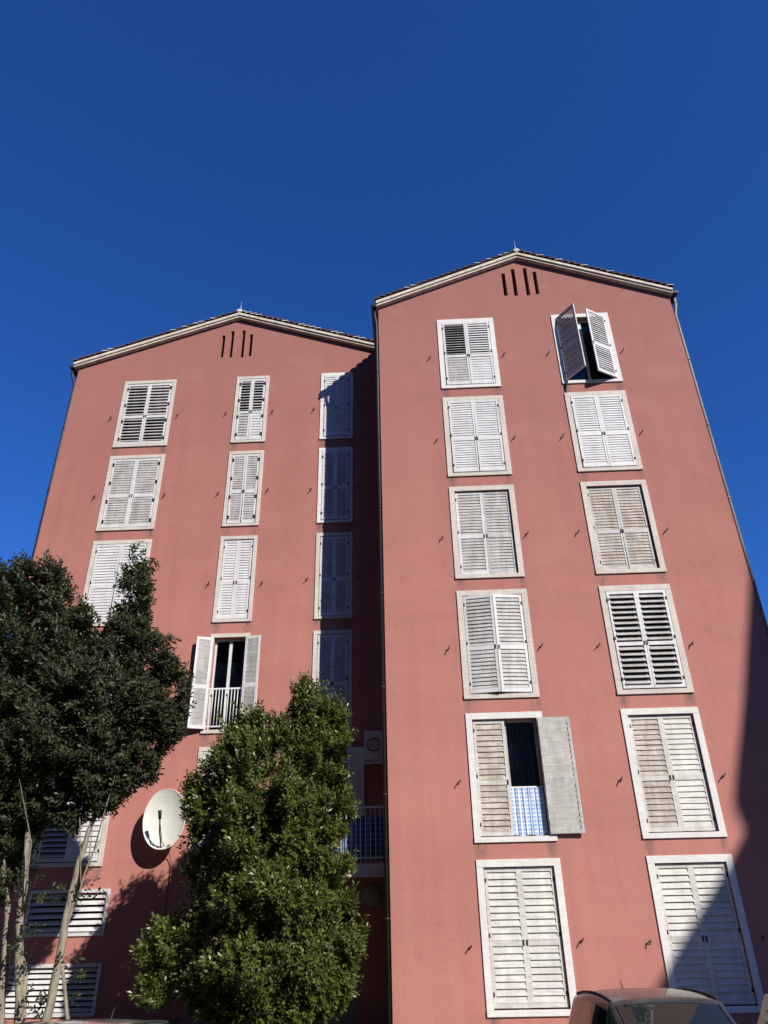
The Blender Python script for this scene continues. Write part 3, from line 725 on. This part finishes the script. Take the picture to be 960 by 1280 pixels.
# ================================================================== cars
M['paint_dark']=mat('dark_car_paint',(.035,.037,.04),.3,.4,.2,.35)
M['paint_silver']=mat('silver_car_paint',(.42,.43,.44),.28,.5,.6,1.0)
M['paint_brown']=mat('brown_car_paint',(.07,.04,.03),.3,.4,.2,.4)
M['rubber']=mat('rubber',(.02,.02,.02),.8); M['alloy']=mat('alloy',(.45,.45,.46),.3,.5,.9)
M['carglass']=mat('car_glass',(.015,.02,.02),.03,.7); M['lightglass']=mat('lamp_glass',(.6,.6,.6),.1,.6); M['redglass']=mat('red_lamp',(.35,.01,.01),.15)
for k in ('paint_dark','paint_silver','paint_brown'):
    m=M[k]; n=noise(m,coords(m),3,5,.7)
    c=BS(m).inputs['Base Color'].default_value[:3]
    L(m,mix(m,ramp(m,n,[(.4,g1(0)),(.8,g1(.35))]),tuple(c),(.22,.20,.17)),BS(m).inputs['Base Color'])
    L(m,ramp(m,n,[(.3,g1(.2)),(.8,g1(.42))]),BS(m).inputs['Roughness'])
def car(loc,rz,paint,label,H=1.52,Wd=1.68,Ln=3.9,group='cars parked in front of the blocks'):
    """front faces -y locally"""
    root=empty('parked_car',loc,label,'car',group,rz)
    hw=Wd/2; s=H/1.52
    # longitudinal stations of the greenhouse-less body: (y, top z, half width)
    st=[(-Ln/2,.55,.62),(-Ln/2+.12,.72,.76),(-Ln/2+.45,.86,.82),(-.95,.96,.84),(-.3,.98,.84),(.6,1.0,.84),(1.35,1.02,.83),(Ln/2-.22,1.0,.80),(Ln/2-.03,.86,.72)]
    b=MB(); n=len(st); rings=[]
    for (y,zt,w) in st:
        w=w*hw/.84; zt*=s; ring=[]
        prof=[(1,.30),(1.0,.45),(1.02,.62),(.99,.80),(.93,.93),(.80,.985),(.5,1.0),(0,1.015)]
        for fx,fz in prof: ring.append((fx*w,y,.22+(zt-.22)*(fz-.30)/.70 if fz<1.0 else zt*fz))
        ring=[(w*.9,y,.20)]+ring
        full=ring+[(-x,y_,z_) for x,y_,z_ in reversed(ring[:-1])]
        rings.append(full)
    base=0
    for rg in rings: b.v+=rg
    K=len(rings[0])
    for i in range(n-1):
        for k in range(K-1):
            a=i*K+k; b.f.append((a,a+1,a+K+1,a+K)); b.m.append(0); b.sm.append(True)
    for i,rev in ((0,1),(n-1,0)):
        f=[i*K+k for k in range(K)]; b.f.append(tuple(reversed(f)) if rev else tuple(f)); b.m.append(0); b.sm.append(False)
    b.build('body',paint,root)
    # greenhouse: grid (length stations x arc), glass zones as separate meshes
    zr=H; ys=[-1.12,-.95,-.42,-.30,.22,.34,1.05,1.22,1.52,1.62]
    zs_=[.96*s,.0,0,0,0,0,0,0,0,1.0*s]
    def roofz(y):
        if y<-.30: return .95*s+(zr-.05-.95*s)*((y+1.12)/.82)**.85 if y>-1.12 else .95*s
        if y<1.22: return zr-.05*((y-.35)/.75)**2*1.0
        return zr-.058-(zr-.06-1.0*s)*max(0,(y-1.22)/.40)**1.5
    def gp(y,u):    # u in -1..1 across: |u|>.62 side
        zt=roofz(y); zb=.93*s; a=abs(u); sg=1 if u>=0 else -1
        wb=.80*hw/.84; wt=.585*hw/.84
        if a<=.6:
            t=a/.6; x=wt*t; z=zt-.035*t**3
        elif a<=.7:
            t=(a-.6)/.1; x=wt+(.05)*t; z=zt-.035-.045*t*t
        else:
            t=(a-.7)/.3; x=(wt+.05)+(wb-wt-.05)*t; z=(zt-.08)+(zb-zt+.08)*t
            if zt-.08<zb: z=zb
        return (sg*x,y,max(z,zb-.02))
    NY=30; us=[-1,-.93,-.85,-.78,-.72,-.70,-.66,-.63,-.6,-.5,-.4,-.2,0,.2,.4,.5,.6,.63,.66,.70,.72,.78,.85,.93,1]
    body=MB(); gl=MB()
    yy=sorted(set([-1.12+2.74*i/NY for i in range(NY+1)]+[-1.0,-.34,-.22,.26,.34,1.05,1.14,1.26,1.52]))
    for ya,yb in zip(yy,yy[1:]):
        ym=(ya+yb)/2
        for ua,ub in zip(us,us[1:]):
            um=abs((ua+ub)/2)
            g=False
            if um<.6 and (-1.06<ym<-.34 or 1.26<ym<1.52): g=um<.56
            if .72<um<.95 and (-.70<ym<.26 or .34<ym<1.14): g= gp(ym,.72)[2]>.93*s+.06
            q=[gp(ya,ua),gp(yb,ua),gp(yb,ub),gp(ya,ub)]
            (gl if g else body).face(q,0,True)
    for mb,nm,mm in ((body,'roof',paint),(gl,'window_glass',M['carglass'])):
        o=mb.build(nm,mm,root)
        import bmesh
        bm=bmesh.new(); bm.from_mesh(o.data); bmesh.ops.remove_doubles(bm,verts=bm.verts,dist=.0005); bmesh.ops.recalc_face_normals(bm,faces=bm.faces); bm.to_mesh(o.data); bm.free()
    tr=MB()   # rubber seals round the screens and roof rails
    for sg in (-1,1):
        tr.tube([(sg*(gp(y,.62)[0]),y,gp(y,.62)[2]+.012) for y in [-.25+i*.12 for i in range(13)]],.012,6)
        tr.tube([gp(y,sg*.58) for y in [-1.06+i*.08 for i in range(10)]],.012,6)
    tr.tube([(gp(-.34,u/10)[0],-.34,gp(-.34,u/10)[2]+.002) for u in range(-5,6)],.010,6)
    tr.build('trim_strip',M['rubber'],root)
    an=MB(); an.tube([(0,1.15,gp(1.15,0)[2]),(0,1.22,gp(1.15,0)[2]+.09)],[.008,.004],6); an.build('aerial',M['rubber'],root)
    for sg in (-1,1):
        mr=MB(); x=sg*(hw+.07)
        mr.tube([(sg*(hw-.08),-.62,.99*s),(x,-.66,1.0*s)],.03,8)
        mr.box((x-.09,-.70,.95*s),(x+.09,-.60,1.08*s)); mr.build('wing_mirror',paint,root,bevel=.03)
        hl=MB(); hl.box((sg*(hw-.42),-Ln/2+.08,.60),(sg*(hw-.12),-Ln/2+.30,.74)); hl.build('headlight',M['lightglass'],root,bevel=.04)
        tl=MB(); tl.box((sg*(hw-.22),Ln/2-.14,.58),(sg*(hw-.10),Ln/2-.06,.80)); tl.build('tail_light',M['redglass'],root,bevel=.02)
        for y in (-Ln/2+.75,Ln/2-.68):
            w=MB(); x0=sg*(hw-.20); x1=sg*(hw+.005)
            w.tube([(x0,y,.30),(sg*(hw-.02),y,.30),(x1,y,.30)],[.30,.30,.28],24); wh=w.build('wheel',M['rubber'],root)
            w=MB(); w.tube([(x1,y,.30),(x1+sg*.012,y,.30)],[.19,.17],16); w.build('rim',M['alloy'],wh)
    g=MB(); g.box((-.35,-Ln/2-.01,.45),(.35,-Ln/2+.06,.60)); g.build('radiator_grille',M['rubber'],root,bevel=.01)
    return root
car((2.42,9.2,0),R(3),M['paint_dark'],"dark glossy hatchback whose curved roof shows below the right block's lowest windows",H=1.455,Wd=1.52)
car((4.80,9.6,0),R(2),M['paint_brown'],'brown car cut off by the bottom right corner',H=1.40,Wd=1.62)
car((-2.95,6.95,0),R(-3),M['paint_silver'],'silver car whose pale roof shows below the trunks at bottom left',H=1.45,Wd=1.50,Ln=4.2)

# ================================================================== camera, light, sky
cam=bpy.data.cameras.new('camera'); co=bpy.data.objects.new('camera',cam); col.objects.link(co)
cam.sensor_fit='VERTICAL'; cam.sensor_height=36; cam.sensor_width=27; cam.lens=F*36/1280
cam.clip_start=.05; cam.clip_end=3000
c,s=cos(YW),sin(YW); Rg=Vector((c,s,0)); Fh=Vector((-s,c,0))
Fw=Fh*cos(PT)+Vector((0,0,1))*sin(PT); Up=-Fh*sin(PT)+Vector((0,0,1))*cos(PT)
c,s=cos(RO),sin(RO); r2=Rg*c+Up*s; u2=-Rg*s+Up*c
Mx=Matrix((( r2.x,u2.x,-Fw.x,0),(r2.y,u2.y,-Fw.y,0),(r2.z,u2.z,-Fw.z,EYE),(0,0,0,1)))
co.matrix_world=Mx; sc.camera=co

to_sun=Vector((1.85,-2.2,1.75)).normalized()
el=math.asin(to_sun.z); rot=math.atan2(to_sun.x,to_sun.y)
sl=bpy.data.lights.new('sun','SUN'); sl.energy=4.8; sl.angle=R(.53); sl.color=(1,.94,.86)
so=bpy.data.objects.new('sun',sl); col.objects.link(so); so.rotation_euler=to_sun.to_track_quat('Z','Y').to_euler()
w=bpy.data.worlds.new('World'); sc.world=w; w.use_nodes=True; nt=w.node_tree
sky=nt.nodes.new('ShaderNodeTexSky'); sky.sky_type='NISHITA'; sky.sun_disc=False; sky.sun_elevation=el; sky.sun_rotation=rot
sky.altitude=800; sky.air_density=1.0; sky.dust_density=.1; sky.ozone_density=4.0
mx=nt.nodes.new('ShaderNodeMix'); mx.data_type='RGBA'; mx.blend_type='MULTIPLY'; mx.inputs[0].default_value=1
mx.inputs[7].default_value=(.40,1.0,2.0,1); nt.links.new(sky.outputs[0],mx.inputs[6]); nt.links.new(mx.outputs[2],nt.nodes['Background'].inputs[0]); nt.nodes['Background'].inputs[1].default_value=.06
vs=sc.view_settings; vs.view_transform='Standard'; vs.look='None'; vs.exposure=.35; vs.gamma=1; vs.use_curve_mapping=False
sc.render.engine='CYCLES'; sc.cycles.max_bounces=6
